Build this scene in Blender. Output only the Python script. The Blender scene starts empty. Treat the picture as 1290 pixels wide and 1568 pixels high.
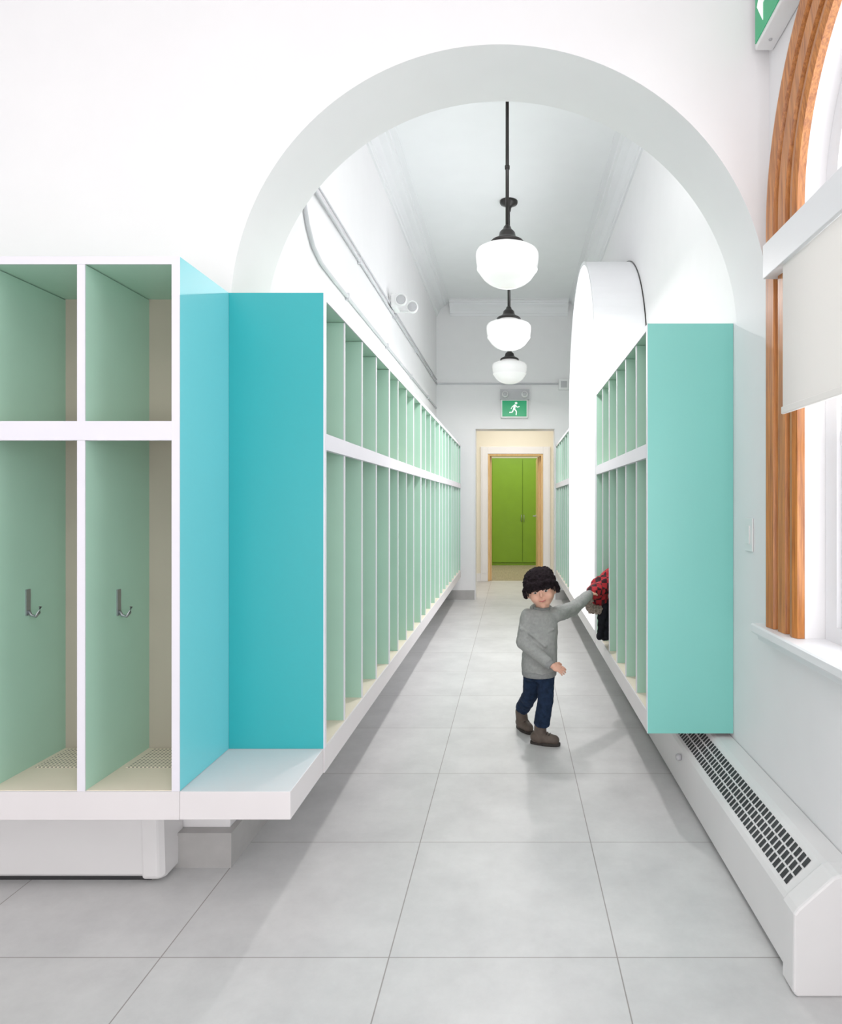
import bpy, math, random
from mathutils import Vector, Matrix
random.seed(3)
scene = bpy.context.scene
F=1029.0; H=1.2
# ------------------------------------------------------------------ materials
def srgb(r,g,b):
    def c(v):
        v/=255.0
        return v/12.92 if v<=0.04045 else ((v+0.055)/1.055)**2.4
    return (c(r),c(g),c(b),1)
def mat(name,col,rough=0.5,metal=0.0,var=0.04,scale=6.0,bump=0.0,bscale=200,emit=None,estr=0,spec=0.5,var2=None):
    m=bpy.data.materials.new(name); m.use_nodes=True
    nt=m.node_tree; b=nt.nodes['Principled BSDF']
    b.inputs['Roughness'].default_value=rough
    b.inputs['Metallic'].default_value=metal
    b.inputs['Specular IOR Level'].default_value=spec
    tc=nt.nodes.new('ShaderNodeTexCoord')
    nz=nt.nodes.new('ShaderNodeTexNoise'); nz.inputs['Scale'].default_value=scale; nz.inputs['Detail'].default_value=4
    nt.links.new(tc.outputs['Object'],nz.inputs['Vector'])
    rp=nt.nodes.new('ShaderNodeValToRGB')
    rp.color_ramp.elements[0].position=0.3; rp.color_ramp.elements[1].position=0.7
    if var2: c0=col; c1=var2
    else:
        c0=tuple(max(0,c*(1-var)) for c in col[:3])+(1,); c1=tuple(min(1,c*(1+var)) for c in col[:3])+(1,)
    rp.color_ramp.elements[0].color=c0; rp.color_ramp.elements[1].color=c1
    nt.links.new(nz.outputs['Fac'],rp.inputs['Fac'])
    nt.links.new(rp.outputs['Color'],b.inputs['Base Color'])
    if bump>0:
        n2=nt.nodes.new('ShaderNodeTexNoise'); n2.inputs['Scale'].default_value=bscale
        nt.links.new(tc.outputs['Object'],n2.inputs['Vector'])
        bp=nt.nodes.new('ShaderNodeBump'); bp.inputs['Strength'].default_value=bump; bp.inputs['Distance'].default_value=0.002
        nt.links.new(n2.outputs['Fac'],bp.inputs['Height']); nt.links.new(bp.outputs['Normal'],b.inputs['Normal'])
    if emit:
        b.inputs['Emission Color'].default_value=emit; b.inputs['Emission Strength'].default_value=estr
    return m
M={}
M['wall']=mat('wall_paint',(0.87,0.86,0.87,1),0.6,var=0.01,bump=0.05,bscale=300)
M['ceil']=mat('ceiling_paint',(0.87,0.875,0.89,1),0.7,var=0.01)
M['trimw']=mat('white_trim_paint',(0.84,0.84,0.86,1),0.4,var=0.01)
M['cyan']=mat('cyan_laminate',srgb(112,212,222),0.4,var=0.02,scale=1.5)
M['teal']=mat('teal_laminate',srgb(36,164,170),0.4,var=0.03,scale=1.2)
M['aqua']=mat('aqua_laminate',srgb(124,204,194),0.4,var=0.02,scale=1.5)
M['green']=mat('green_laminate',srgb(172,212,192),0.45,var=0.02)
M['edge']=mat('white_edge_band',(0.78,0.76,0.83,1),0.4,var=0.01)
M['slab']=mat('slab_laminate',srgb(222,217,218),0.4,var=0.015)
M['back']=mat('taupe_back_panel',srgb(178,170,154),0.6,var=0.02)
M['cream']=mat('cream_laminate',srgb(228,217,198),0.5,var=0.015)
M['base']=mat('baseboard_stone',srgb(172,170,168),0.4,var=0.08,scale=12)
M['heater']=mat('heater_enamel',srgb(226,224,224),0.35,var=0.015)
M['dark']=mat('dark_void',(0.02,0.02,0.022,1),0.7)
M['bronze']=mat('dark_bronze',(0.012,0.009,0.008,1),0.35,metal=0.3)
M['steel']=mat('brushed_steel',(0.36,0.38,0.40,1),0.35,metal=0.9)
M['grey']=mat('grey_plastic',(0.5,0.5,0.52,1),0.45)
M['white']=mat('white_plastic',(0.85,0.85,0.85,1),0.35,var=0.01)
M['signg']=mat('exit_sign_green',(0.0,0.36,0.14,1),0.4,emit=(0.0,0.5,0.18,1),estr=0.12)
M['signw']=mat('exit_sign_white',(0.9,0.95,0.92,1),0.4,emit=(0.9,1,0.95,1),estr=0.4)
M['cond']=mat('conduit_painted',(0.62,0.62,0.65,1),0.4)
M['glass']=mat('opal_glass',(0.80,0.80,0.80,1),0.12,emit=(1,0.985,0.96,1),estr=0.32,var=0.01)
M['cabgreen']=mat('green_cabinet',srgb(112,158,10),0.45,var=0.03)
M['vwall']=mat('vestibule_wall',srgb(238,232,214),0.6,var=0.01)
M['skin']=mat('skin',srgb(226,170,146),0.5,var=0.05,scale=30)
M['lip']=mat('lips',srgb(190,96,92),0.5)
M['eye']=mat('eye_dark',(0.02,0.015,0.012,1),0.2)
M['eyew']=mat('eye_white',(0.6,0.6,0.6,1),0.3)
M['hat']=mat('black_knit',(0.014,0.010,0.012,1),0.95,var=0.5,scale=60,bump=1.0,bscale=160,spec=0.1)
M['hair']=mat('brown_hair',(0.03,0.016,0.010,1),0.7,var=0.3,scale=60)
M['sweat']=mat('grey_heather_fleece',srgb(156,158,156),0.95,var=0.1,scale=70,bump=0.6,bscale=260,spec=0.1)
M['cuff']=mat('grey_rib_cuff',srgb(140,142,142),0.95,var=0.12,scale=80,spec=0.1)
M['jean']=mat('denim',srgb(26,40,62),0.9,var=0.35,scale=40,bump=0.5,bscale=300,spec=0.15)
M['boot']=mat('brown_leather',srgb(84,72,64),0.7,var=0.2,scale=30)
M['sole']=mat('boot_sole',srgb(40,34,30),0.8)
M['fur']=mat('grey_fur',srgb(150,135,125),1.0,var=0.5,scale=90,bump=1.0,bscale=220,spec=0.1)
M['black']=mat('black_fabric',(0.012,0.012,0.016,1),0.9,var=0.3,scale=30,spec=0.1)

def wood(name,c0,c1,axis='Z',sc=30):
    m=bpy.data.materials.new(name); m.use_nodes=True; nt=m.node_tree; b=nt.nodes['Principled BSDF']
    b.inputs['Roughness'].default_value=0.35
    tc=nt.nodes.new('ShaderNodeTexCoord'); mp=nt.nodes.new('ShaderNodeMapping')
    s={'Z':(sc,sc,2.0),'Y':(sc,2.0,sc),'X':(2,sc,sc)}[axis]
    mp.inputs['Scale'].default_value=s
    nz=nt.nodes.new('ShaderNodeTexNoise'); nz.inputs['Scale'].default_value=1.8; nz.inputs['Detail'].default_value=8; nz.inputs['Roughness'].default_value=0.7; nz.inputs['Distortion'].default_value=0.3
    rp=nt.nodes.new('ShaderNodeValToRGB'); rp.color_ramp.elements[0].position=0.34; rp.color_ramp.elements[1].position=0.62
    rp.color_ramp.elements[0].color=c0; rp.color_ramp.elements[1].color=c1
    nt.links.new(tc.outputs['Object'],mp.inputs['Vector']); nt.links.new(mp.outputs['Vector'],nz.inputs['Vector'])
    nt.links.new(nz.outputs['Fac'],rp.inputs['Fac']); nt.links.new(rp.outputs['Color'],b.inputs['Base Color'])
    return m
M['wood']=wood('varnished_oak',srgb(140,74,26),srgb(208,132,62),sc=60)
M['jamb']=wood('pale_oak',srgb(204,164,104),srgb(226,190,134))
M['wfloor']=wood('wood_floor',srgb(140,126,106),srgb(176,162,142),'Y')

def floor_mat():
    m=bpy.data.materials.new('porcelain_tile'); m.use_nodes=True; nt=m.node_tree; b=nt.nodes['Principled BSDF']
    tc=nt.nodes.new('ShaderNodeTexCoord'); mp=nt.nodes.new('ShaderNodeMapping')
    mp.inputs['Location'].default_value=(0.326+0.603*20,-1.774+0.603*20,0)
    nt.links.new(tc.outputs['Object'],mp.inputs['Vector'])
    br=nt.nodes.new('ShaderNodeTexBrick'); br.offset=0.0; br.squash=1.0
    br.inputs['Scale'].default_value=1.0; br.inputs['Brick Width'].default_value=0.603; br.inputs['Row Height'].default_value=0.603
    br.inputs['Mortar Size'].default_value=0.0018; br.inputs['Mortar Smooth'].default_value=0.1
    br.inputs['Color1'].default_value=(0.60,0.60,0.60,1); br.inputs['Color2'].default_value=(0.56,0.56,0.562,1)
    br.inputs['Mortar'].default_value=(0.28,0.26,0.25,1)
    nt.links.new(mp.outputs['Vector'],br.inputs['Vector'])
    nz=nt.nodes.new('ShaderNodeTexNoise'); nz.inputs['Scale'].default_value=3.0; nz.inputs['Detail'].default_value=12; nz.inputs['Roughness'].default_value=0.72
    nt.links.new(tc.outputs['Object'],nz.inputs['Vector'])
    rp=nt.nodes.new('ShaderNodeValToRGB'); rp.color_ramp.elements[0].position=0.3; rp.color_ramp.elements[1].position=0.72
    rp.color_ramp.elements[0].color=(0.82,0.82,0.82,1); rp.color_ramp.elements[1].color=(1.08,1.08,1.07,1)
    nt.links.new(nz.outputs['Fac'],rp.inputs['Fac'])
    mx=nt.nodes.new('ShaderNodeMix'); mx.data_type='RGBA'; mx.blend_type='MULTIPLY'; mx.inputs[0].default_value=1
    nt.links.new(br.outputs['Color'],mx.inputs[6]); nt.links.new(rp.outputs['Color'],mx.inputs[7])
    nt.links.new(mx.outputs[2],b.inputs['Base Color'])
    b.inputs['Roughness'].default_value=0.42
    bp=nt.nodes.new('ShaderNodeBump'); bp.invert=True; bp.inputs['Strength'].default_value=0.3; bp.inputs['Distance'].default_value=0.002
    nt.links.new(br.outputs['Fac'],bp.inputs['Height']); nt.links.new(bp.outputs['Normal'],b.inputs['Normal'])
    return m
M['tile']=floor_mat()
def dots_mat():
    m=bpy.data.materials.new('perforated_cream'); m.use_nodes=True; nt=m.node_tree; b=nt.nodes['Principled BSDF']
    tc=nt.nodes.new('ShaderNodeTexCoord')
    sc=nt.nodes.new('ShaderNodeVectorMath'); sc.operation='SCALE'; sc.inputs['Scale'].default_value=80
    fr=nt.nodes.new('ShaderNodeVectorMath'); fr.operation='FRACTION'
    sub=nt.nodes.new('ShaderNodeVectorMath'); sub.operation='SUBTRACT'; sub.inputs[1].default_value=(0.5,0.5,0)
    mu=nt.nodes.new('ShaderNodeVectorMath'); mu.operation='MULTIPLY'; mu.inputs[1].default_value=(1,1,0)
    ln=nt.nodes.new('ShaderNodeVectorMath'); ln.operation='LENGTH'
    lt=nt.nodes.new('ShaderNodeMath'); lt.operation='LESS_THAN'; lt.inputs[1].default_value=0.26
    mx=nt.nodes.new('ShaderNodeMix'); mx.data_type='RGBA'; mx.inputs[6].default_value=srgb(228,217,198); mx.inputs[7].default_value=(0.12,0.11,0.1,1)
    L=nt.links.new
    L(tc.outputs['Object'],sc.inputs[0]); L(sc.outputs[0],fr.inputs[0]); L(fr.outputs[0],sub.inputs[0]); L(sub.outputs[0],mu.inputs[0]); L(mu.outputs[0],ln.inputs[0])
    L(ln.outputs['Value'],lt.inputs[0]); L(lt.outputs[0],mx.inputs[0]); L(mx.outputs[2],b.inputs['Base Color'])
    return m
M['dots']=dots_mat()
def plaid_mat():
    m=bpy.data.materials.new('red_plaid'); m.use_nodes=True; nt=m.node_tree; b=nt.nodes['Principled BSDF']
    b.inputs['Roughness'].default_value=0.9
    tc=nt.nodes.new('ShaderNodeTexCoord'); ch=nt.nodes.new('ShaderNodeTexChecker'); ch.inputs['Scale'].default_value=32
    ch.inputs['Color1'].default_value=(0.40,0.010,0.018,1); ch.inputs['Color2'].default_value=(0.03,0.004,0.008,1)
    nt.links.new(tc.outputs['Object'],ch.inputs['Vector']); nt.links.new(ch.outputs['Color'],b.inputs['Base Color'])
    return m
M['plaid']=plaid_mat()
def pane_mat():
    m=bpy.data.materials.new('window_pane'); m.use_nodes=True; nt=m.node_tree
    for n in list(nt.nodes):
        if n.type!='OUTPUT_MATERIAL': nt.nodes.remove(n)
    out=[n for n in nt.nodes if n.type=='OUTPUT_MATERIAL'][0]
    t=nt.nodes.new('ShaderNodeBsdfTransparent'); g=nt.nodes.new('ShaderNodeBsdfGlossy'); g.inputs['Roughness'].default_value=0.02
    mx=nt.nodes.new('ShaderNodeMixShader'); mx.inputs[0].default_value=0.04
    nt.links.new(t.outputs[0],mx.inputs[1]); nt.links.new(g.outputs[0],mx.inputs[2]); nt.links.new(mx.outputs[0],out.inputs[0])
    return m
M['pane']=pane_mat()
def blind_mat():
    m=bpy.data.materials.new('blind_fabric'); m.use_nodes=True; nt=m.node_tree
    out=[n for n in nt.nodes if n.type=='OUTPUT_MATERIAL'][0]
    b=nt.nodes['Principled BSDF']; b.inputs['Base Color'].default_value=(0.87,0.85,0.82,1); b.inputs['Roughness'].default_value=0.9
    tr=nt.nodes.new('ShaderNodeBsdfTranslucent'); tr.inputs['Color'].default_value=(0.85,0.82,0.79,1)
    w=nt.nodes.new('ShaderNodeTexNoise'); w.inputs['Scale'].default_value=400
    bp=nt.nodes.new('ShaderNodeBump'); bp.inputs['Strength'].default_value=0.2; bp.inputs['Distance'].default_value=0.001
    nt.links.new(w.outputs['Fac'],bp.inputs['Height']); nt.links.new(bp.outputs['Normal'],b.inputs['Normal'])
    mx=nt.nodes.new('ShaderNodeMixShader'); mx.inputs[0].default_value=0.22
    nt.links.new(b.outputs[0],mx.inputs[1]); nt.links.new(tr.outputs[0],mx.inputs[2]); nt.links.new(mx.outputs[0],out.inputs[0])
    return m
M['blind']=blind_mat()

# ------------------------------------------------------------------ mesh builder
class B:
    def __init__(s): s.v=[];s.f=[];s.m=[];s.sm=[];s.mats=[]
    def mi(s,k):
        if k not in s.mats: s.mats.append(k)
        return s.mats.index(k)
    def add(s,verts,faces,k,smooth=False):
        o=len(s.v); s.v+= [tuple(v) for v in verts]; i=s.mi(k)
        for f in faces: s.f.append([o+a for a in f]); s.m.append(i); s.sm.append(smooth)
    def box(s,x0,x1,y0,y1,z0,z1,k):
        x0,x1=min(x0,x1),max(x0,x1);y0,y1=min(y0,y1),max(y0,y1);z0,z1=min(z0,z1),max(z0,z1)
        v=[(x0,y0,z0),(x1,y0,z0),(x1,y1,z0),(x0,y1,z0),(x0,y0,z1),(x1,y0,z1),(x1,y1,z1),(x0,y1,z1)]
        s.add(v,[(0,3,2,1),(4,5,6,7),(0,1,5,4),(1,2,6,5),(2,3,7,6),(3,0,4,7)],k)
    def sweep(s,frames,k,close_path=False,caps=True,smooth=False):
        n=len(frames[0]); vs=[p for r in frames for p in r]; fs=[]
        m=len(frames)
        for i in range(m if close_path else m-1):
            a=i*n; b=((i+1)%m)*n
            for j in range(n):
                fs.append((a+j,a+(j+1)%n,b+(j+1)%n,b+j))
        if caps and not close_path:
            fs.append(tuple(range(n))[::-1]); fs.append(tuple((m-1)*n+j for j in range(n)))
        s.add(vs,fs,k,smooth)
    def stack(s,rings,k,n=32):
        # rings: (cx,cy,z,rx,ry) closed flat-ended stack of ellipses
        s.sweep([[(c[0]+c[3]*math.cos(2*math.pi*j/n),c[1]+c[4]*math.sin(2*math.pi*j/n),c[2]) for j in range(n)] for c in rings],k,smooth=True)
    def revolve(s,prof,c,k,n=40,axis='Z',smooth=True):
        rings=[]
        for r,h in prof:
            ring=[]
            for j in range(n):
                t=2*math.pi*j/n; a=max(r,1e-5)*math.cos(t); b=max(r,1e-5)*math.sin(t)
                if axis=='Z': p=(c[0]+a,c[1]+b,c[2]+h)
                elif axis=='Y': p=(c[0]+a,c[1]+h,c[2]+b)
                else: p=(c[0]+h,c[1]+a,c[2]+b)
                ring.append(p)
            rings.append(ring)
        s.sweep(rings,k,caps=True,smooth=smooth)
    def tube(s,pts,r,k,n=10,r2=None):
        rings=[]; pts=[Vector(p) for p in pts]
        for i,p in enumerate(pts):
            d=(pts[min(i+1,len(pts)-1)]-pts[max(i-1,0)]).normalized()
            up=Vector((0,0,1)) if abs(d.z)<0.95 else Vector((1,0,0))
            u=d.cross(up).normalized(); w=d.cross(u).normalized()
            rr=r if r2 is None else r+(r2-r)*i/(len(pts)-1)
            rings.append([p+rr*(math.cos(2*math.pi*j/n)*u+math.sin(2*math.pi*j/n)*w) for j in range(n)])
        s.sweep(rings,k,smooth=True)
    def capsule(s,a,b,ra,rb,k,n=18,h=7):
        a=Vector(a);b=Vector(b);d=(b-a); L=d.length
        d=d.normalized() if L>1e-6 else Vector((0,0,1))
        up=Vector((0,0,1)) if abs(d.z)<0.95 else Vector((1,0,0))
        u=d.cross(up).normalized(); w=d.cross(u).normalized(); rings=[]
        for i in range(h+1):
            t=-math.pi/2+ (math.pi/2)*i/h
            rr=max(ra*math.cos(t),1e-4); c=a+d*ra*math.sin(t)
            rings.append([c+rr*(math.cos(2*math.pi*j/n)*u+math.sin(2*math.pi*j/n)*w) for j in range(n)])
        for i in range(h+1):
            t=(math.pi/2)*i/h
            rr=max(rb*math.cos(t),1e-4); c=b+d*rb*math.sin(t)
            rings.append([c+rr*(math.cos(2*math.pi*j/n)*u+math.sin(2*math.pi*j/n)*w) for j in range(n)])
        s.sweep(rings,k,smooth=True)
    def ell(s,c,r,k,R=None,n=24,h=14):
        c=Vector(c); rings=[]
        for i in range(h+1):
            t=-math.pi/2+math.pi*i/h; ring=[]
            for j in range(n):
                a=2*math.pi*j/n; p=Vector((r[0]*max(math.cos(t),1e-3)*math.cos(a),r[1]*max(math.cos(t),1e-3)*math.sin(a),r[2]*math.sin(t)))
                if R: p=R@p
                ring.append(c+p)
            rings.append(ring)
        s.sweep(rings,k,smooth=True)
    def poly(s,pts2,mapf,d0,d1,k):
        a=[mapf(u,v,d0) for u,v in pts2]; b=[mapf(u,v,d1) for u,v in pts2]
        s.sweep([a,b],k)
    def build(s,name,parent=None,bevel=0,normals=True):
        me=bpy.data.meshes.new(name); me.from_pydata(s.v,[],s.f)
        for k in s.mats: me.materials.append(M[k])
        for p,i,sm in zip(me.polygons,s.m,s.sm): p.material_index=i; p.use_smooth=sm
        me.update()
        if normals:
            import bmesh
            bm=bmesh.new(); bm.from_mesh(me); bmesh.ops.recalc_face_normals(bm,faces=bm.faces); bm.to_mesh(me); bm.free()
        ob=bpy.data.objects.new(name,me); scene.collection.objects.link(ob)
        if parent: ob.parent=parent
        if bevel>0:
            md=ob.modifiers.new('bevel','BEVEL'); md.width=bevel; md.segments=2; md.limit_method='ANGLE'; md.angle_limit=math.radians(40)
        return ob
def empty(name):
    e=bpy.data.objects.new(name,None); scene.collection.objects.link(e); e.empty_display_size=0.1; return e

# ------------------------------------------------------------------ dimensions
XL=-0.945; XR=0.86; YW0=2.25; YW1=2.57; YE=8.35; ZC=3.69
XROOM=-3.2; YB=-3.2
b=B(); b.box(XROOM-0.2,1.3,YB-0.2,10.35,-0.1,0,'tile'); b.build('floor')
b=B(); b.box(-1.6,1.3,10.352,13.4,-0.1,0.0,'wfloor'); b.build('floor_far_room')
b=B(); b.box(XROOM-0.2,1.16,YB-0.2,YE+0.25,ZC,ZC+0.1,'ceil'); b.build('ceiling')

b=B()
b.box(XROOM-0.2,XL,YW0,YW1,0,ZC,'wall')
cx=(XL+XR)/2; R=(XR-XL)/2; ZS=2.735-R
N=72
pts=[(cx-R*math.cos(math.pi*i/N),ZS+R*math.sin(math.pi*i/N)) for i in range(N+1)]
vs=[];fs=[]
for x,z in pts: vs+=[(x,YW0,z),(x,YW0,ZC),(x,YW1,z),(x,YW1,ZC)]
for i in range(N):
    a=4*i;c=4*(i+1)
    fs+=[(a,c,c+1,a+1),(a+2,a+3,c+3,c+2)]
b.add(vs,fs,'wall')
b.add([p for x,z in pts for p in ((x,YW0,z),(x,YW1,z))],[(2*i,2*i+1,2*i+3,2*i+2) for i in range(N)],'wall',smooth=True)
b.build('wall_arch',normals=False)
b=B(); b.box(XL-0.15,XL,YW1,YE,0,ZC,'wall'); b.build('wall_left')
b=B(); b.box(XROOM-0.2,XROOM,YB,YW0,0,ZC,'wall'); b.build('wall_room_left')
b=B(); b.box(XROOM-0.2,1.16,YB-0.2,YB,0,ZC,'wall'); b.build('wall_back')
WIN=[(1.45,0.525,0.775,2.08),(5.24,0.80,0.62,2.04)]
XO=1.16
b=B(); y=YB
for (yc,hw,zs,zp) in WIN:
    b.box(XR,XO,y,yc-hw,0,ZC,'wall'); b.box(XR,XO,yc-hw,yc+hw,0,zs,'wall')
    n=40
    P=[(yc-hw*math.cos(math.pi*i/n),zp+hw*math.sin(math.pi*i/n)) for i in range(n+1)]
    vs=[];fs=[]
    for yy,z in P: vs+=[(XR,yy,z),(XR,yy,ZC),(XO,yy,z),(XO,yy,ZC)]
    for i in range(n):
        a=4*i;c=4*(i+1); fs+=[(a,c,c+1,a+1),(a+2,a+3,c+3,c+2)]
    b.add(vs,fs,'wall')
    b.add([p for yy,z in P for p in ((XR,yy,z),(XO,yy,z))],[(2*i,2*i+1,2*i+3,2*i+2) for i in range(n)],'wall',smooth=True)
    y=yc+hw
b.box(XR,XO,y,YE,0,ZC,'wall')
b.build('wall_right',normals=False)

DX0,DX1,DZ=-0.47,0.535,2.13
b=B()
b.box(XL-0.15,DX0,YE,YE+0.25,0,ZC,'wall'); b.box(DX1,1.16,YE,YE+0.25,0,ZC,'wall'); b.box(DX0,DX1,YE,YE+0.25,DZ,ZC,'wall')
b.build('wall_end')
b=B(); b.box(-1.15,-1.0,8.6,10.3,0,2.6,'vwall'); b.build('wall_vestibule_left')
b=B(); b.box(1.0,1.15,8.6,10.3,0,2.6,'vwall'); b.build('wall_vestibule_right')
b=B(); b.box(-1.15,1.15,8.6,10.3,2.6,2.7,'ceil'); b.build('ceiling_vestibule')
VX0,VX1,VZ=-0.375,0.47,1.95
b=B(); b.box(-1.6,VX0,10.3,10.45,0,2.6,'vwall'); b.box(VX1,1.3,10.3,10.45,0,2.6,'vwall'); b.box(VX0,VX1,10.3,10.45,VZ,2.6,'vwall'); b.build('wall_vestibule_end')
b=B(); b.box(-1.6,1.3,13.3,13.4,0,2.6,'vwall'); b.build('wall_far_room_end')
b=B(); b.box(-1.7,-1.6,10.45,13.4,0,2.6,'vwall'); b.build('wall_far_room_left')
b=B(); b.box(1.3,1.4,10.45,13.4,0,2.6,'vwall'); b.build('wall_far_room_right')
b=B(); b.box(-1.7,1.4,10.45,13.4,2.6,2.7,'ceil'); b.build('ceiling_far_room')
b=B()
for x0,x1 in ((VX0-0.11,VX0),(VX1,VX1+0.11)):
    b.box(x0,x1,10.27,10.299,0,VZ+0.11,'trimw'); b.box(x0+0.02,x1-0.02,10.262,10.27,0.12,VZ+0.09,'trimw')
b.box(VX0+0.0005,VX1-0.0005,10.27,10.299,VZ,VZ+0.11,'trimw')
b.build('trim_1',bevel=0.004)
b=B()
b.box(VX0+0.001,VX0+0.03,10.28,10.46,0,VZ-0.001,'jamb'); b.box(VX1-0.03,VX1-0.001,10.28,10.46,0,VZ-0.001,'jamb'); b.box(VX0+0.03,VX1-0.03,10.28,10.46,VZ-0.03,VZ-0.001,'jamb')
b.box(VX0+0.03,VX0+0.055,10.38,10.42,0,VZ-0.03,'jamb'); b.box(VX1-0.055,VX1-0.03,10.38,10.42,0,VZ-0.03,'jamb')
b.build('trim_2',bevel=0.002)
b=B()
b.box(DX0+0.0005,DX0+0.012,YE-0.006,YE+0.249,0.0,DZ-0.012,'trimw'); b.box(DX1-0.012,DX1-0.0005,YE-0.006,YE+0.249,0.0,DZ-0.012,'trimw'); b.box(DX0+0.0005,DX1-0.0005,YE-0.006,YE+0.249,DZ-0.0115,DZ-0.0005,'trimw')
b.build('trim_3')
door=empty('door_1')
b=B(); b.box(VX1-0.075,VX1-0.035,10.47,11.28,0.01,VZ-0.035,'jamb'); b.build('leaf',door,bevel=0.003)
b=B()
b.revolve([(0.0,0),(0.022,0.0),(0.022,0.008),(0.008,0.012),(0.008,0.045),(0.0,0.045)],(VX1-0.075,11.2,0.98),'steel',n=16,axis='X')
b.v=[(2*(VX1-0.075)-x,y,z) for x,y,z in b.v]
b.box(VX1-0.13,VX1-0.11,11.10,11.215,0.972,0.988,'steel'); b.build('lever',door,bevel=0.002)
cab=empty('green_cabinet')
b=B()
b.box(-0.40,0.50,12.93,13.295,0.0,2.06,'cabgreen'); b.build('carcass',cab)
b=B()
b.box(-0.385,0.19,12.905,12.928,0.06,2.03,'cabgreen'); b.build('door_panel_a',cab,bevel=0.003)
b=B()
b.box(0.2,0.49,12.905,12.928,0.06,2.03,'cabgreen'); b.build('door_panel_b',cab,bevel=0.003)
b=B()
for xx in (0.17,0.222): b.tube([(xx,12.905,0.84),(xx,12.875,0.85),(xx,12.875,0.96),(xx,12.905,0.97)],0.006,'steel')
b.build('handles',cab)
b=B(); b.box(XL-0.34,XL+0.02,YW0-0.04,YW0-0.001,0,0.107,'base'); b.box(XL+0.0005,XL+0.02,YW0-0.001,YW1,0,0.107,'base'); b.box(XL-0.34,XL+0.022,YW0-0.044,YW0-0.001,0.1075,0.116,'base'); b.box(XL+0.0005,XL+0.022,YW0-0.001,YW1,0.1075,0.116,'base'); b.build('baseboard_arch')
b=B(); b.box(XL,XL+0.02,YW1+0.0005,YE,0,0.115,'base'); b.build('baseboard_left')
b=B(); b.box(XL+0.02,DX0-0.001,YE-0.02,YE,0,0.115,'base'); b.box(DX1+0.001,XR,YE-0.02,YE,0,0.115,'base'); b.build('baseboard_end')
b=B(); b.box(-1.0,VX0-0.11,10.28,10.3,0,0.12,'trimw'); b.box(VX1+0.11,1.0,10.28,10.3,0,0.12,'trimw'); b.build('baseboard_vestibule')
prof=[(0,0),(0.0,-0.17),(0.015,-0.17),(0.02,-0.15),(0.03,-0.145),(0.035,-0.12),(0.06,-0.075),(0.10,-0.05),(0.105,-0.035),(0.125,-0.03),(0.13,-0.012),(0.17,-0.01),(0.17,0)]
b=B(); b.sweep([[(XL+d,YY,ZC+h) for d,h in prof] for YY in (YW1,YE)],'trimw'); b.build('cornice_left')
b=B(); b.sweep([[(XR-d,YY,ZC+h) for d,h in prof] for YY in (YW1,YE)],'trimw'); b.build('cornice_right')
b=B(); b.sweep([[(xx,YE-d,ZC+h) for d,h in prof] for xx in (XL+0.17,XR-0.17)],'trimw'); b.build('cornice_end')

# ------------------------------------------------------------------ lockers
ZT=1.897; ZB=0.384; Z0=0.304; ZM1=1.431; ZM0=1.377
def lockers(name,mp,D,nb,pitch,outer_a,outer_b,recess=0,module=0,hook=True,t=0.022,tthin=0.012):
    root=empty(name)
    def bx(b,s0,s1,d0,d1,z0,z1,k):
        p=mp(s0,d0,z0); q=mp(s1,d1,z1); b.box(p[0],q[0],p[1],q[1],p[2],q[2],k)
    L=nb*pitch
    e=0.004
    b=B()
    bx(b,t,L-t,D-0.012,D,ZB,ZT-0.02,'back')
    bx(b,0.003,L-0.003,e,D,ZT-0.02,ZT,'green'); bx(b,t,L-t,0,e,ZT-0.022,ZT,'edge')
    bx(b,0.0,0.003,e,D,ZB,ZT,outer_a); bx(b,0.003,t,e,D,ZB,ZT-0.02,'green'); bx(b,0,t,0,e,ZB,ZT,'edge')
    bx(b,L-0.003,L,e,D,ZB,ZT,outer_b); bx(b,L-t,L-0.003,e,D,ZB,ZT-0.02,'green'); bx(b,L-t,L,0,e,ZB,ZT,'edge')
    b.build('frame',root)
    b=B()
    bx(b,t,L-t,-0.0005,0.018,ZM0,ZM1,'edge'); bx(b,t,L-t,0.018,D-0.012,ZM1-0.02,ZM1,'cream')
    b.build('shelf',root)
    b=B()
    for i in range(1,nb):
        s=i*pitch
        r=recess
        tt=tthin
        if module and i%module==0: r=0.0; tt=t
        if recess==0: tt=t
        for z0,z1 in ((ZB,ZM0),(ZM1,ZT-0.022)):
            bx(b,s-tt/2,s+tt/2,r+e,D-0.012,z0,z1-0.0005,'green')
            bx(b,s-tt/2,s+tt/2,r,r+e,z0,z1-0.0005,'edge')
        bx(b,s-tt/2,s+tt/2,0.019,D-0.012,ZM0-0.0004,ZM1-0.021,'green')
    b.build('dividers',root)
    b=B()
    for i in range(nb):
        s0=i*pitch+0.03; s1=(i+1)*pitch-0.03
        bx(b,s0,s1,D-0.18,D-0.02,ZB+0.001,ZB+0.003,'dots')
    b.build('vent_plates',root)
    b=B(); bx(b,0,L,0,D,Z0,ZB-0.0005,'slab'); bx(b,t,L-t,0.006,D-0.012,ZB-0.0005,ZB+0.001,'cream'); b.build('bench_slab',root)
    if hook:
        b=B()
        for i in range(nb):
            s=(i+1)*pitch-((t if recess==0 else tthin)/2 if i<nb-1 else t)
            sg=-1
            d=D*0.46; z=0.90
            def P(a,dd,zz): return mp(s+sg*a,dd,zz)
            bx(b,s,s+sg*0.004,d-0.009,d+0.009,z-0.045,z+0.035,'steel')
            b.tube([P(0.004,d,z-0.03),P(0.012,d,z-0.045),P(0.026,d,z-0.048),P(0.036,d,z-0.036),P(0.040,d,z-0.018)],0.0045,'steel')
        b.build('hooks',root)
    return root
YF=1.90; XA=-0.942
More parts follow.
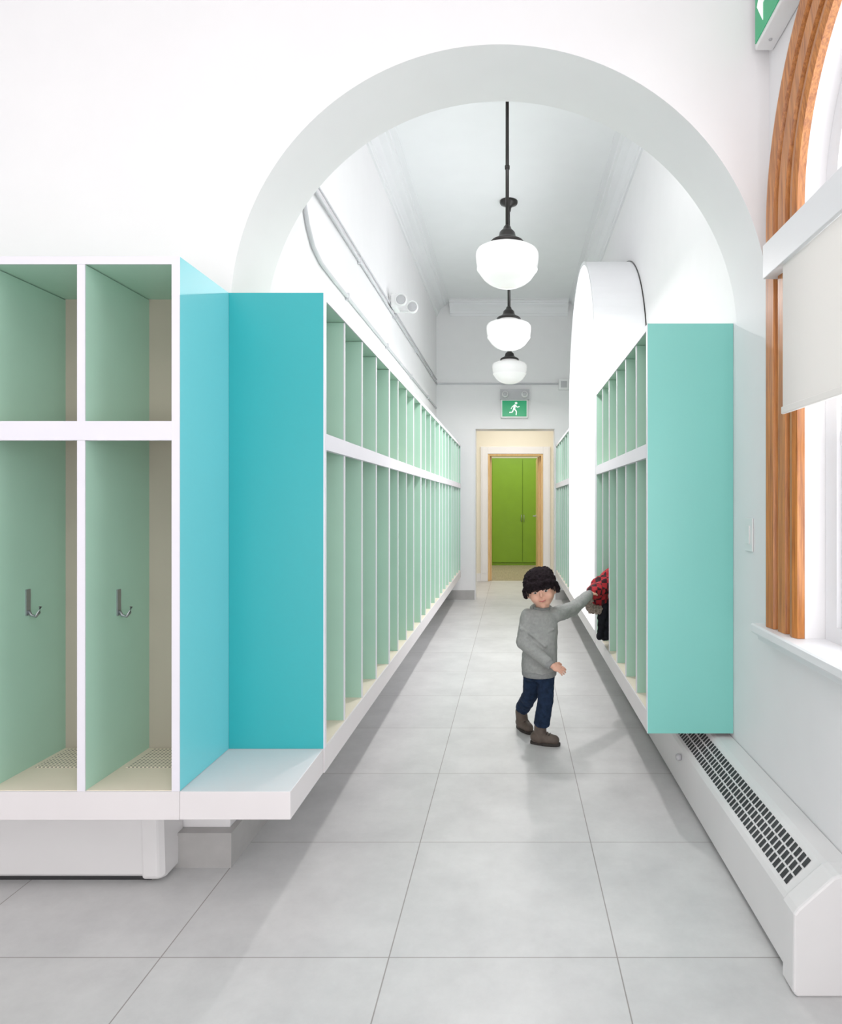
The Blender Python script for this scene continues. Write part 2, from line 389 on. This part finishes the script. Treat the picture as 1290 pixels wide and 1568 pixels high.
lk=lockers('cubby_locker_unit',lambda s,d,z:(XA-s,YF+d,z),YW0-0.001-YF,7,0.2785,'cyan','cyan')
b=B(); b.box(XA+0.0005,-0.628,YF,2.229,Z0,ZB-0.0005,'slab'); b.build('corner_slab',lk,bevel=0.0015)
XF=-0.6235
lockers('cubby_locker_unit',lambda s,d,z:(XF-d,2.23+s,z),XF-XL-0.0035,20,0.295,'teal','teal',recess=0.006,module=4)
XG=0.526
lockers('cubby_locker_unit',lambda s,d,z:(XG+d,2.62+s,z),XR-0.001-XG,6,0.27,'aqua','aqua',recess=0.006)
lockers('cubby_locker_unit',lambda s,d,z:(XG+d,6.25+s,z),XR-0.001-XG,7,0.27,'aqua','aqua',recess=0.006)
b=B(); b.box(XG,XR-0.001,2.612,2.6195,Z0,ZT,'aqua'); b.box(XG-0.002,XG,2.612,2.6195,Z0,ZT,'edge'); b.build('end_panel',bpy.data.objects['cubby_locker_unit.002'])

# ------------------------------------------------------------------ far arched window surround
def arch_path(yc,r,zs,zp,n=48):
    P=[((yc+r),zs,(1,0))]
    for i in range(n+1):
        t=math.pi*i/n; P.append((yc+r*math.cos(t),zp+r*math.sin(t),(math.cos(t),math.sin(t))))
    P.append((yc-r,zs,(-1,0)))
    return P
def arch_sweep(b,yc,r,zs,zp,x_base,profile,k,n=48,smooth=False):
    fr=[]
    for y,z,nn in arch_path(yc,r,zs,zp,n):
        fr.append([(x_base-h,y+nn[0]*d,z+nn[1]*d) for d,h in profile])
    b.sweep(fr,k)
sur=empty('arched_window_surround')
b=B(); arch_sweep(b,5.24,0.955,ZB+0.0,2.04,XR-0.001,[(0,0),(0.025,0),(0.025,XR-XG),(0,XR-XG)],'trimw'); ob=b.build('surround_shell',sur)
b=B(); b.box(XG,XR-0.001,4.262,6.245,Z0,ZB,'slab'); b.build('window_seat',sur)
b=B(); arch_sweep(b,5.24,0.981,ZT+0.02,2.04,XR-0.001,[(0,0),(0.006,0),(0.006,0.006),(0,0.006)],'bronze'); b.build('shadow_gap_bead',sur)

def window(name,yc,hw,zs,zp,x,mull=True):
    w=empty(name)
    b=B(); arch_sweep(b,yc,hw-0.07,zs+0.07,zp,x+0.05,[(0,0),(0.069,0),(0.069,0.05),(0,0.05)],'trimw'); b.box(x,x+0.05,yc-hw+0.001,yc+hw-0.001,zs+0.001,zs+0.07,'trimw')
    b.build('frame',w)
    b=B()
    z1=zp-0.13
    b.box(x+0.005,x+0.045,yc-hw+0.07,yc+hw-0.07,z1,z1+0.08,'trimw')
    zm=(zs+z1)/2+0.02
    b.box(x+0.01,x+0.04,yc-hw+0.07,yc+hw-0.07,zm-0.022,zm+0.022,'trimw')
    b.box(x+0.012,x+0.038,yc-hw+0.07,yc-hw+0.11,zs+0.07,z1,'trimw'); b.box(x+0.012,x+0.038,yc+hw-0.11,yc+hw-0.07,zs+0.07,z1,'trimw')
    b.box(x+0.013,x+0.037,yc-hw+0.07,yc+hw-0.07,zs+0.07,zs+0.12,'trimw')
    b.build('sash',w,bevel=0.003)
    b=B()
    P=[(yc+(hw-0.05)*math.cos(math.pi*i/40),zp+(hw-0.05)*math.sin(math.pi*i/40)) for i in range(41)]
    P=[(yc+hw-0.05,zs+0.05)]+P+[(yc-hw+0.05,zs+0.05)]
    b.add([(x+0.025,p[0],p[1]) for p in P],[tuple(range(len(P)))],'pane'); b.build('pane',w)
    return w
w1=window('window_1',1.45,0.525,0.775,2.08,XR+0.06)
w2=window('window_2',5.24,0.80,0.62,2.04,XR+0.12)
b=B()
cas=[(0,0),(0.0,0.022),(0.02,0.030),(0.045,0.026),(0.05,0.006),(0.064,0.006),(0.07,0.030),(0.115,0.034),(0.123,0.008),(0.139,0.008),(0.147,0.036),(0.19,0.042),(0.21,0.036),(0.225,0.02),(0.225,0)]
arch_sweep(b,1.45,0.525,0.801,2.08,XR,cas,'wood'); b.build('casing',w1)
b=B(); b.sweep([[(x,yy,z) for x,z in ((XR+0.0,0.774),(XR+0.0,0.80),(0.80,0.80),(0.795,0.795),(0.795,0.775),(0.80,0.768),(0.815,0.765),(0.82,0.745),(XR-0.0,0.735))] for yy in (0.66,2.24)],'trimw')
b.box(XR,XR+0.06,0.926,1.974,0.7751,0.80,'trimw'); b.build('sill',w1)
b=B(); b.box(0.79,XR-0.001,0.70,2.12,1.905,2.01,'trimw'); b.build('valance',w1,bevel=0.002)
bl=empty('roller_blind')
b=B(); b.box(0.803,0.8045,0.80,1.995,1.485,1.904,'blind'); b.build('fabric',bl)
b=B(); b.box(0.797,0.809,0.80,1.995,1.463,1.485,'blind'); b.build('hem_bar',bl,bevel=0.003)

# ------------------------------------------------------------------ pendants
def pendant(y):
    root=empty('schoolhouse_pendant_light')
    x=-0.03; zt=2.70
    b=B()
    b.revolve([(0.0,0.012),(0.085,0.012),(0.09,0.0),(0.11,-0.008),(0.155,-0.018),(0.176,-0.030),(0.184,-0.048),(0.184,-0.07),(0.180,-0.105),(0.176,-0.133),(0.178,-0.136),(0.176,-0.142),(0.168,-0.150),(0.156,-0.168),(0.138,-0.192),(0.108,-0.215),(0.07,-0.232),(0.03,-0.238),(0,-0.240)],(x,y,zt),'glass',n=56)
    b.build('opal_shade',root)
    b=B()
    b.revolve([(0,0),(0.098,0.0),(0.101,0.008),(0.094,0.018),(0.078,0.026),(0.062,0.034),(0.050,0.048),(0.045,0.07),(0.036,0.080),(0.026,0.088),(0.020,0.105),(0.012,0.112),(0,0.112)],(x,y,zt+0.010),'bronze',n=32)
    b.build('fitter',root)
    b=B(); b.tube([(x,y,zt+0.11),(x,y,ZC-0.03)],0.0105,'bronze',n=12)
    b.revolve([(0,0),(0.014,0),(0.015,0.02),(0.0,0.02)],(x,y,zt+0.45),'bronze',n=16); b.build('stem',root)
    b=B(); b.revolve([(0,-0.085),(0.016,-0.085),(0.020,-0.055),(0.034,-0.038),(0.070,-0.022),(0.074,-0.012),(0.074,0),(0,0)],(x,y,ZC),'bronze',n=32); b.build('canopy',root)
for y in (3.93,5.55,7.12): pendant(y)

# ------------------------------------------------------------------ conduits, emergency light, switch, signs
xc=XL+0.012
b=B()
b.tube([(xc,YW1+0.01,2.675),(xc,YE-0.05,2.675)],0.009,'cond'); b.tube([(xc,YW1+0.01,2.72),(xc,YE-0.05,2.72)],0.006,'cond')
for yy in (2.9,4.1,5.3,6.5,7.7): b.box(XL+0.001,XL+0.024,yy-0.008,yy+0.008,2.655,2.695,'cond')
b.build('conduit')
b=B()
b.tube([(xc,3.0,ZC-0.17),(xc,3.0,2.62),(xc,3.01,2.55),(xc,3.06,2.47),(xc,3.15,2.40),(xc,3.28,2.37),(xc,3.5,2.365),(xc,YE-0.1,2.365)],0.010,'cond')
for yy in (3.8,5.0,6.2,7.4): b.box(XL+0.001,XL+0.024,yy-0.008,yy+0.008,2.345,2.385,'cond')
b.build('conduit')
b=B(); b.tube([(xc,YE-0.05,2.675),(xc+0.02,YE-0.02,2.675),(xc+0.05,YE-0.012,2.675),(0.57,YE-0.012,2.675)],0.010,'cond'); b.build('conduit')
b=B(); b.box(0.575,0.70,YE-0.05,YE-0.001,2.60,2.73,'white'); b.box(0.60,0.675,YE-0.056,YE-0.05,2.625,2.705,'grey'); b.build('junction_box',bevel=0.003)
em=empty('emergency_twin_light')
b=B(); b.box(XL+0.022,XL+0.065,5.10,5.28,2.69,2.79,'white'); b.box(XL+0.001,XL+0.022,5.13,5.25,2.735,2.78,'white'); b.build('housing',em,bevel=0.004)
for dy,dx,dz in ((5.13,0.10,2.74),(5.27,0.165,2.725)):
    b=B(); b.tube([(XL+0.06,dy,dz-0.02),(XL+0.06+(dx-0.06)*0.6,dy,dz-0.03),(XL+dx,dy,dz)],0.008,'white')
    b.revolve([(0,0.05),(0.025,0.05),(0.04,0.03),(0.047,0.0),(0.047,-0.02),(0.040,-0.022),(0.038,-0.012),(0,-0.01)],(XL+dx,dy-0.03,dz),'white',n=24,axis='Y')
    b.revolve([(0,-0.016),(0.03,-0.014),(0.037,-0.011),(0,-0.0105)],(XL+dx,dy-0.03,dz),'grey',n=20,axis='Y')
    b.build('lamp_head',em)
sw=empty('light_switch')
b=B(); b.box(XR-0.006,XR-0.0005,2.392,2.468,1.025,1.145,'white'); b.build('cover_plate',sw,bevel=0.002)
b=B(); b.box(XR-0.010,XR-0.006,2.414,2.446,1.052,1.118,'white'); b.build('rocker',sw,bevel=0.001)

def running_man(b,mapf,d0,d1,k):
    n=16
    b.poly([(0.60+0.075*math.cos(2*math.pi*i/n),0.84+0.075*math.sin(2*math.pi*i/n)) for i in range(n)],mapf,d0,d1,k)
    def limb(p,q,w):
        dx,dy=q[0]-p[0],q[1]-p[1]; l=math.hypot(dx,dy); nx,ny=-dy/l*w,dx/l*w
        b.poly([(p[0]+nx,p[1]+ny),(q[0]+nx,q[1]+ny),(q[0]-nx,q[1]-ny),(p[0]-nx,p[1]-ny)],mapf,d0,d1,k)
    for p,q,w in (((0.53,0.74),(0.48,0.46),0.06),((0.52,0.72),(0.38,0.62),0.028),((0.38,0.62),(0.30,0.48),0.025),((0.55,0.72),(0.68,0.58),0.028),((0.68,0.58),(0.80,0.64),0.025),
                  ((0.50,0.48),(0.62,0.32),0.035),((0.62,0.32),(0.60,0.10),0.03),((0.46,0.48),(0.38,0.28),0.035),((0.38,0.28),(0.20,0.26),0.03)): limb(p,q,w)
es=empty('exit_sign')
b=B(); b.box(-0.14,0.19,YE-0.06,YE-0.001,2.25,2.475,'white'); b.build('housing',es,bevel=0.004)
b=B(); b.box(-0.125,0.175,YE-0.063,YE-0.06,2.265,2.46,'signg')
mf=lambda u,v,d:(-0.08+u*0.21,YE-0.0631-d,2.262+v*0.200)
running_man(b,mf,0,0.002,'signw')
b.build('face',es)
b=B(); b.box(-0.15,0.21,YE-0.07,YE-0.001,2.476,2.60,'grey')
for xx in (-0.09,0.15):
    b.revolve([(0,-0.05),(0.035,-0.045),(0.04,-0.03),(0.04,0.0),(0,0)],(xx,YE-0.07,2.535),'white',n=20,axis='Y')
    b.revolve([(0,-0.056),(0.024,-0.054),(0.027,-0.046),(0,-0.045)],(xx,YE-0.07,2.535),'grey',n=20,axis='Y')
b.build('emergency_heads',es,bevel=0.0)
es2=empty('exit_sign')
b=B(); b.box(0.80,XR-0.001,1.84,2.215,2.69,2.93,'white'); b.build('housing',es2,bevel=0.004)
b=B(); b.box(0.797,0.80,1.855,2.205,2.705,2.915,'signg')
mf=lambda u,v,d:(0.7969-d,2.205-u*0.35,2.705+v*0.21)
b.poly([(0.06,0.5),(0.20,0.86),(0.20,0.60),(0.40,0.60),(0.40,0.40),(0.20,0.40),(0.20,0.14)],mf,0,0.002,'signw')
mf2=lambda u,v,d:(0.7969-d,2.06-u*0.21,2.705+v*0.21)
running_man(b,mf2,0,0.002,'signw')
b.build('face',es2)
b=B()
for yy in (1.9,2.16): b.revolve([(0,0),(0.006,0),(0.005,-0.003),(0,-0.003)],(0.83,yy,2.69),'grey',n=12)
b.build('screws',es2)

# ------------------------------------------------------------------ heaters
ht=empty('convector_heater')
b=B(); XH=XR-0.002
prof=[(XH,0.012),(0.70,0.012),(0.690,0.03),(0.692,0.195),(0.70,0.207),(0.785,0.284),(0.80,0.288),(XH,0.288)]
b.sweep([[(x,yy,z) for x,z in prof] for yy in (1.66,4.3)],'heater'); b.build('cover',ht,bevel=0.003)
b=B()
prof2=[(XH,0.0),(0.69,0.0),(0.682,0.012),(0.684,0.20),(0.694,0.214),(0.780,0.290),(0.797,0.295),(XH,0.295)]
b.sweep([[(x,yy,z) for x,z in prof2] for yy in (1.63,1.70)],'heater'); b.build('end_cap',ht,bevel=0.006)
b=B()
p0=Vector((0.704,0,0.2106)); p1=Vector((0.781,0,0.2804)); dd=(p1-p0); nn=Vector((-dd.z,0,dd.x)).normalized()*0.0012
y=1.735
while y<4.2:
    for c in range(3):
        a=p0+dd*(0.06+c*0.30); e_=p0+dd*(0.06+c*0.30+0.25)
        b.add([(a.x+nn.x,y,a.z+nn.z),(a.x+nn.x,y+0.018,a.z+nn.z),(e_.x+nn.x,y+0.018+0.004,e_.z+nn.z),(e_.x+nn.x,y+0.004,e_.z+nn.z)],[(0,1,2,3)],'dark')
    y+=0.026
b.build('grille_slots',ht)
b=B(); b.revolve([(0,0),(0.012,0),(0.014,-0.012),(0.010,-0.02),(0,-0.02)],(0.69,2.75,0.16),'grey',n=20,axis='X'); b.build('knob',ht)
ht2=empty('convector_heater')
b=B(); YH=YW0-0.002
profl=[(YH,0.02),(2.125,0.02),(2.115,0.03),(2.10,0.298),(YH,0.298)]
b.sweep([[(xx,yy,z) for yy,z in profl] for xx in (-2.9,-1.13)],'heater'); b.build('cover',ht2,bevel=0.003)
b=B()
profl=[(YH,0.012),(2.12,0.012),(2.11,0.022),(2.095,0.300),(YH,0.300)]
b.sweep([[(-1.165,yy,z) for yy,z in profl],[(-1.115,yy,z) for yy,z in profl],[(-1.10,YH if yy==YH else yy+0.02,z) for yy,z in profl]],'heater'); b.build('end_cap',ht2,bevel=0.008)
b=B(); b.box(-2.9,-1.15,2.14,YH,0,0.012,'dark'); b.build('gap_shade',ht2)  # dark box stands in for the shade in the gap under the heater

# ------------------------------------------------------------------ child
child=empty('child')
def remesh(b,name,k,voxel,smooth_it=6,disp=0,dscale=0.02,parent=child):
    ob=b.build(name,parent)
    r=ob.modifiers.new('r','REMESH'); r.mode='VOXEL'; r.voxel_size=voxel; r.use_smooth_shade=True
    if smooth_it:
        s=ob.modifiers.new('s','SMOOTH'); s.factor=0.5; s.iterations=smooth_it
    if disp:
        tx=bpy.data.textures.new(name+'_t','CLOUDS'); tx.noise_scale=dscale; tx.noise_depth=2
        d=ob.modifiers.new('d','DISPLACE'); d.texture=tx; d.strength=disp; d.mid_level=0.5
        d.texture_coords='GLOBAL'
    return ob
Hd=Vector((0.142,3.335,0.768))
tilt=Matrix.Rotation(math.radians(-12),3,'Y')@Matrix.Rotation(math.radians(-4),3,'Z')
def hp(x,y,z): return Hd+tilt@Vector((x,y,z))
shR=(0.078,3.354,0.632); elR=(0.056,3.325,0.51); wrR=(0.165,3.235,0.435)
shL=(0.216,3.375,0.638); elL=(0.316,3.505,0.648); wrL=(0.405,3.640,0.695)
hipR=(0.102,3.375,0.37); knR=(0.092,3.42,0.225); anR=(0.048,3.54,0.110)
hipL=(0.166,3.357,0.37); knL=(0.164,3.325,0.225); anL=(0.142,3.345,0.075)
b=B()
b.ell(Hd,(0.067,0.076,0.084),'skin',tilt)
b.ell(hp(0,-0.03,-0.045),(0.044,0.044,0.040),'skin',tilt)
b.ell(hp(0.031,-0.05,-0.026),(0.025,0.021,0.023),'skin',tilt); b.ell(hp(-0.031,-0.05,-0.026),(0.025,0.021,0.023),'skin',tilt)
b.ell(hp(0,-0.066,-0.070),(0.015,0.012,0.011),'skin',tilt)
b.capsule(hp(0,-0.072,0.004),hp(0,-0.082,-0.018),0.0055,0.0078,'skin')
b.ell(hp(0,-0.073,-0.042),(0.018,0.009,0.011),'skin',tilt)
for sx in (-1,1): b.ell(hp(sx*0.068,0.006,-0.012),(0.008,0.014,0.020),'skin',tilt)
b.capsule(hp(0,0.012,-0.06),(0.145,3.357,0.655),0.033,0.035,'skin')
b.capsule((0.145,3.358,0.62),(0.135,3.36,0.42),0.056,0.058,'skin')
b.capsule((0.145,3.358,0.635),shR,0.030,0.028,'skin'); b.capsule((0.145,3.358,0.635),shL,0.030,0.028,'skin')
for s_,e_,w_ in ((shR,elR,wrR),(shL,elL,wrL)):
    b.capsule(s_,e_,0.026,0.022,'skin'); b.capsule(e_,w_,0.022,0.016,'skin')
for h_,k_,a_ in ((hipR,knR,anR),(hipL,knL,anL)):
    b.capsule(h_,k_,0.038,0.028,'skin'); b.capsule(k_,a_,0.028,0.020,'skin')
remesh(b,'body','skin',0.0035,4)
b=B()
for sx in (-1,1): b.ell(hp(sx*0.026,-0.0690,0.000),(0.0095,0.006,0.0044),'eyew',tilt,n=16,h=8)
b.build('eyes',child)
b=B()
for sx in (-1,1): b.ell(hp(sx*0.026,-0.0732,0.000),(0.0054,0.0028,0.0046),'eye',tilt,n=14,h=8)
b.build('irises',child)
b=B()
for sx in (-1,1): b.capsule(hp(sx*0.015,-0.0755,0.011),hp(sx*0.038,-0.067,0.012),0.0020,0.0016,'hair',n=8,h=3)
b.build('eyebrows',child)
b=B()
b.capsule(hp(-0.014,-0.079,-0.042),hp(0,-0.0830,-0.0455),0.0020,0.0032,'lip',n=10,h=4); b.capsule(hp(0,-0.0830,-0.0455),hp(0.014,-0.079,-0.042),0.0032,0.0020,'lip',n=10,h=4)
b.build('mouth',child)
b=B()
for i in range(9):
    a=-0.9+1.8*i/8
    b.capsule(hp(0.067*math.sin(a),-0.071*math.cos(a)+0.002,0.042),hp(0.068*math.sin(a)+0.004,-0.075*math.cos(a)+0.002,0.026-0.004*(i%2)),0.008,0.004,'hair',n=10,h=4)
for sx in (-1,1):
    for j in range(4):
        b.capsule(hp(sx*0.067,-0.028+0.02*j,0.03),hp(sx*0.0665,-0.030+0.02*j,-0.010-0.006*(j%2)),0.009,0.005,'hair')
remesh(b,'hair','hair',0.003,2)
b=B()
b.ell(hp(0,0.006,0.036),(0.083,0.088,0.078),'hat',tilt)
n=28
def hz(t): return 0.042-0.030*max(0,min(1,(math.sin(t)+0.75)/0.5))
for i in range(n):
    t=2*math.pi*i/n; t2=t+2*math.pi/n
    b.capsule(hp(0.078*math.cos(t),0.006+0.083*math.sin(t),hz(t)),hp(0.078*math.cos(t2),0.006+0.083*math.sin(t2),hz(t2)),0.014,0.014,'hat',n=10,h=4)
for sx in (-1,1): b.ell(hp(sx*0.080,0.012,-0.006),(0.014,0.028,0.026),'hat',tilt)
b.ell(hp(0.03,0.02,0.075),(0.045,0.045,0.035),'hat')
remesh(b,'knit_hat','hat',0.003,1,disp=0.014,dscale=0.009)
# sweatshirt with flat hem
b=B()
b.stack([(0.134,3.362,0.352,0.086,0.074),(0.134,3.362,0.40,0.090,0.078),(0.138,3.361,0.47,0.086,0.074),(0.142,3.360,0.55,0.084,0.072),(0.145,3.359,0.61,0.082,0.066),(0.146,3.358,0.645,0.066,0.052),(0.146,3.357,0.672,0.042,0.040)],'sweat')
b.capsule((0.145,3.358,0.634),shR,0.042,0.040,'sweat'); b.capsule((0.145,3.358,0.636),shL,0.042,0.040,'sweat')
for s_,e_,w_ in ((shR,elR,wrR),(shL,elL,wrL)):
    b.capsule(s_,e_,0.041,0.037,'sweat'); b.capsule(e_,w_,0.037,0.029,'sweat')
b.capsule((0.075,3.30,0.46),(0.15,3.288,0.45),0.010,0.008,'sweat'); b.capsule((0.09,3.295,0.56),(0.16,3.288,0.50),0.009,0.009,'sweat')
b.capsule((0.20,3.305,0.58),(0.12,3.290,0.53),0.009,0.007,'sweat'); b.capsule((0.25,3.40,0.672),(0.28,3.43,0.615),0.011,0.011,'sweat'); b.capsule((0.045,3.31,0.58),(0.09,3.30,0.56),0.010,0.008,'sweat')
b.ell((0.145,3.400,0.668),(0.058,0.036,0.026),'sweat')
remesh(b,'sweatshirt','sweat',0.0045,4,disp=0.010,dscale=0.045)
b=B()
b.stack([(0.134,3.362,0.335,0.080,0.070),(0.134,3.362,0.341,0.086,0.076),(0.134,3.362,0.362,0.088,0.078),(0.134,3.362,0.366,0.084,0.074)],'cuff')
for e_,w_ in ((elR,wrR),(elL,wrL)):
    e_=Vector(e_);w_=Vector(w_); d=(w_-e_).normalized(); b.tube([w_+d*0.012,w_+d*0.020,w_+d*0.036],0.027,'cuff',n=20,r2=0.021)
for i in range(16):
    t=2*math.pi*i/16; t2=2*math.pi*(i+1)/16
    b.capsule((0.146+0.036*math.cos(t),3.355+0.035*math.sin(t),0.676),(0.146+0.036*math.cos(t2),3.355+0.035*math.sin(t2),0.676),0.008,0.008,'cuff',n=8,h=3)
remesh(b,'ribbed_trim','cuff',0.003,2)
# jeans
def lerp(a,c,t): return Vector(a)*(1-t)+Vector(c)*t
b=B()
b.stack([(0.134,3.365,0.315,0.060,0.055),(0.134,3.365,0.35,0.076,0.064),(0.134,3.365,0.40,0.072,0.062)],'jean')
for h_,k_,a_ in ((hipR,knR,anR),(hipL,knL,anL)):
    b.capsule(Vector(h_)-Vector((0,0,0.01)),k_,0.047,0.040,'jean')
    cu=lerp(k_,a_,0.86)
    b.capsule(k_,lerp(k_,a_,0.4),0.040,0.038,'jean'); b.tube([lerp(k_,a_,0.1),lerp(k_,a_,0.5),cu],0.039,'jean',n=24,r2=0.040)
remesh(b,'jeans','jean',0.0035,3,disp=0.008,dscale=0.03)
def boot(name,an,heel,toe,tip=0):
    heel=Vector(heel);toe=Vector(toe);an=Vector(an); d=(toe-heel); 
    b=B()
    b.capsule(an,heel+d*0.22+Vector((0,0,0.032)),0.031,0.033,'boot')
    b.capsule(heel+Vector((0,0,0.034)),heel+d*0.5+Vector((0,0,0.032)),0.029,0.030,'boot')
    b.capsule(heel+d*0.4+Vector((0,0,0.032)),toe+Vector((0,0,0.026)),0.030,0.025,'boot')
    remesh(b,name,'boot',0.003,2)
    b=B(); dn=d.normalized(); sd=dn.cross(Vector((0,0,1)));
    out=[]
    L=d.length
    for i in range(28):
        t=2*math.pi*i/28; u=math.cos(t); v=math.sin(t)
        w=0.031 if u>0 else 0.027
        out.append(heel+dn*(L/2+u*(L/2+0.030))+sd*w*(1 if v>0 else -1)*abs(v)**0.6)
    b.sweep([[p+Vector((0,0,0.0)) for p in out],[p+Vector((0,0,0.014)) for p in out]],'sole'); b.build(name+'_sole',child,bevel=0.003)
    b=B()
    for q in (0.46,0.60,0.74):
        c=heel+d*q+Vector((0,0,0.061-0.008*(q-0.46)/0.28)); b.capsule(c-sd*0.014,c+sd*0.014,0.003,0.003,'sole',n=8,h=3)
    b.build(name+'_laces',child)
boot('boot_front',(0.139,3.345,0.085),(0.118,3.352,0.0),(0.208,3.325,0.0))
boot('boot_rear',(0.046,3.545,0.100),(0.045,3.58,0.0),(0.085,3.505,0.0))
def hand(name,w,d,palmn,side,curl,thumb_side):
    w=Vector(w); d=Vector(d).normalized(); n_=Vector(palmn).normalized(); n_=(n_-d*n_.dot(d)).normalized(); s_=d.cross(n_).normalized()*thumb_side
    b=B()
    R=Matrix((s_,d,n_)).transposed()
    b.capsule(w,w+d*0.018,0.014,0.015,'skin'); b.ell(w+d*0.030,(0.022,0.026,0.011),'skin',R)
    for i,(off,l) in enumerate(((0.0155,0.032),(0.0053,0.037),(-0.005,0.034),(-0.0148,0.027))):
        p=w+d*0.046+s_*off; r=0.0055-0.0003*i
        dirn=(d+s_*off*8).normalized(); ang=0
        segs=(l*0.42,l*0.32,l*0.26)
        for j,sg in enumerate(segs):
            ang+=curl*(0.8 if j==0 else 1.0)
            v=dirn*math.cos(ang)+n_*math.sin(ang); q=p+v*sg
            b.capsule(p,q,r,r*0.93,'skin',n=10,h=4); p=q; r*=0.93
    p=w+d*0.020+s_*0.017; q=p+(s_*0.75+d*0.6+n_*0.3).normalized()*0.018; r2=q+(s_*0.25+d*0.8+n_*0.6).normalized()*0.014
    b.capsule(p,q,0.0075,0.0062,'skin',n=10,h=4); b.capsule(q,r2,0.0062,0.005,'skin',n=10,h=4)
    remesh(b,name,'skin',0.0015,1)
hand('hand_right',(0.184,3.219,0.424),(0.9,-0.25,-0.35),(0.1,0.6,-0.7),1,0.35,1)
hand('hand_left',(0.416,3.659,0.699),(0.35,0.88,0.1),(0.2,0.1,-1.0),1,0.65,-1)

# ------------------------------------------------------------------ coat
coat=empty('winter_coat')
def T(p): return (p[0]-0.018,p[1]-0.10,p[2]+0.014)
b=B()
b.capsule(T((0.462,3.82,0.690)),T((0.52,3.92,0.70)),0.036,0.056,'plaid'); b.capsule(T((0.52,3.92,0.71)),T((0.60,3.94,0.765)),0.056,0.056,'plaid')
b.capsule(T((0.50,3.91,0.66)),T((0.53,3.94,0.60)),0.052,0.05,'plaid')
remesh(b,'plaid_lining',None,0.005,3,disp=0.02,dscale=0.03,parent=coat)
b=B()
pp=[(0.438,3.79,0.665),(0.438,3.80,0.625),(0.462,3.84,0.595),(0.505,3.89,0.585),(0.54,3.91,0.605)]
for i in range(4): b.capsule(T(pp[i]),T(pp[i+1]),0.021,0.024,'fur')
remesh(b,'fur_trim',None,0.004,0,disp=0.03,dscale=0.012,parent=coat)
b=B()
b.capsule(T((0.545,3.93,0.60)),T((0.545,3.93,0.44)),0.045,0.038,'black'); b.capsule(T((0.62,3.935,0.78)),T((0.63,3.935,0.45)),0.045,0.062,'black'); b.capsule(T((0.535,3.90,0.60)),T((0.515,3.905,0.43)),0.03,0.020,'black')
b.capsule(T((0.55,3.93,0.46)),T((0.63,3.93,0.45)),0.045,0.05,'black')
remesh(b,'coat_body',None,0.005,3,disp=0.02,dscale=0.035,parent=coat)

# ------------------------------------------------------------------ lights
def area(name,loc,rot,sx,sy,power,col=(1,1,1)):
    l=bpy.data.lights.new(name,'AREA'); l.shape='RECTANGLE'; l.size=sx; l.size_y=sy; l.energy=power; l.color=col
    o=bpy.data.objects.new(name,l); o.location=loc; o.rotation_euler=rot; scene.collection.objects.link(o); return o
area('room_ceiling_fill',(-0.9,-0.7,3.6),(0,0,0),3.2,3.0,50,(1,0.955,0.935))  # added fill below the unseen ceiling, not a fixture of the room
area('room_back_fill',(-0.4,-2.6,0.75),(math.radians(104),0,0),3.2,1.2,50,(1,0.97,0.965))  # added fill behind the camera, tilted up to brighten the arch soffit
area('room_side_fill',(0.80,-0.55,1.65),(0,math.radians(90),math.radians(-18)),1.9,1.4,44,(0.95,0.97,1))  # added side fill for the left lockers; no window is built here
area('corridor_header_fill',(-0.04,2.62,3.2),(math.radians(44),0,0),1.5,0.7,24,(0.99,0.985,1))  # added fill hidden behind the arch header to brighten the corridor
area('vestibule_light',(0.0,9.4,2.57),(0,0,0),1.0,0.8,17,(1,0.95,0.88))
area('far_room_light',(0.0,11.7,2.57),(0,0,0),1.4,1.4,36,(1,0.96,0.9))
for y in (3.93,5.55,7.12):
    l=bpy.data.lights.new('pendant_bulb','AREA'); l.shape='DISK'; l.size=0.12; l.energy=19; l.color=(1,0.97,0.96)
    o=bpy.data.objects.new('pendant_bulb',l); o.location=(-0.03,y,2.455); scene.collection.objects.link(o)
w=bpy.data.worlds.new('World'); scene.world=w; w.use_nodes=True
w.node_tree.nodes['Background'].inputs['Color'].default_value=(0.95,0.97,1,1); w.node_tree.nodes['Background'].inputs['Strength'].default_value=5.5
scene.view_settings.view_transform='Standard'; scene.view_settings.look='None'; scene.view_settings.exposure=-0.15; scene.view_settings.gamma=1.12
# ------------------------------------------------------------------ camera
c=bpy.data.cameras.new('camera'); cam=bpy.data.objects.new('camera',c); scene.collection.objects.link(cam)
cam.location=(0,0,H); cam.rotation_euler=(math.radians(90),0,0)
c.sensor_fit='HORIZONTAL'; c.sensor_width=36; c.lens=F/1290*36
c.shift_x=-140/1290.0; c.shift_y=-14/1290.0; c.clip_start=0.05
scene.camera=cam
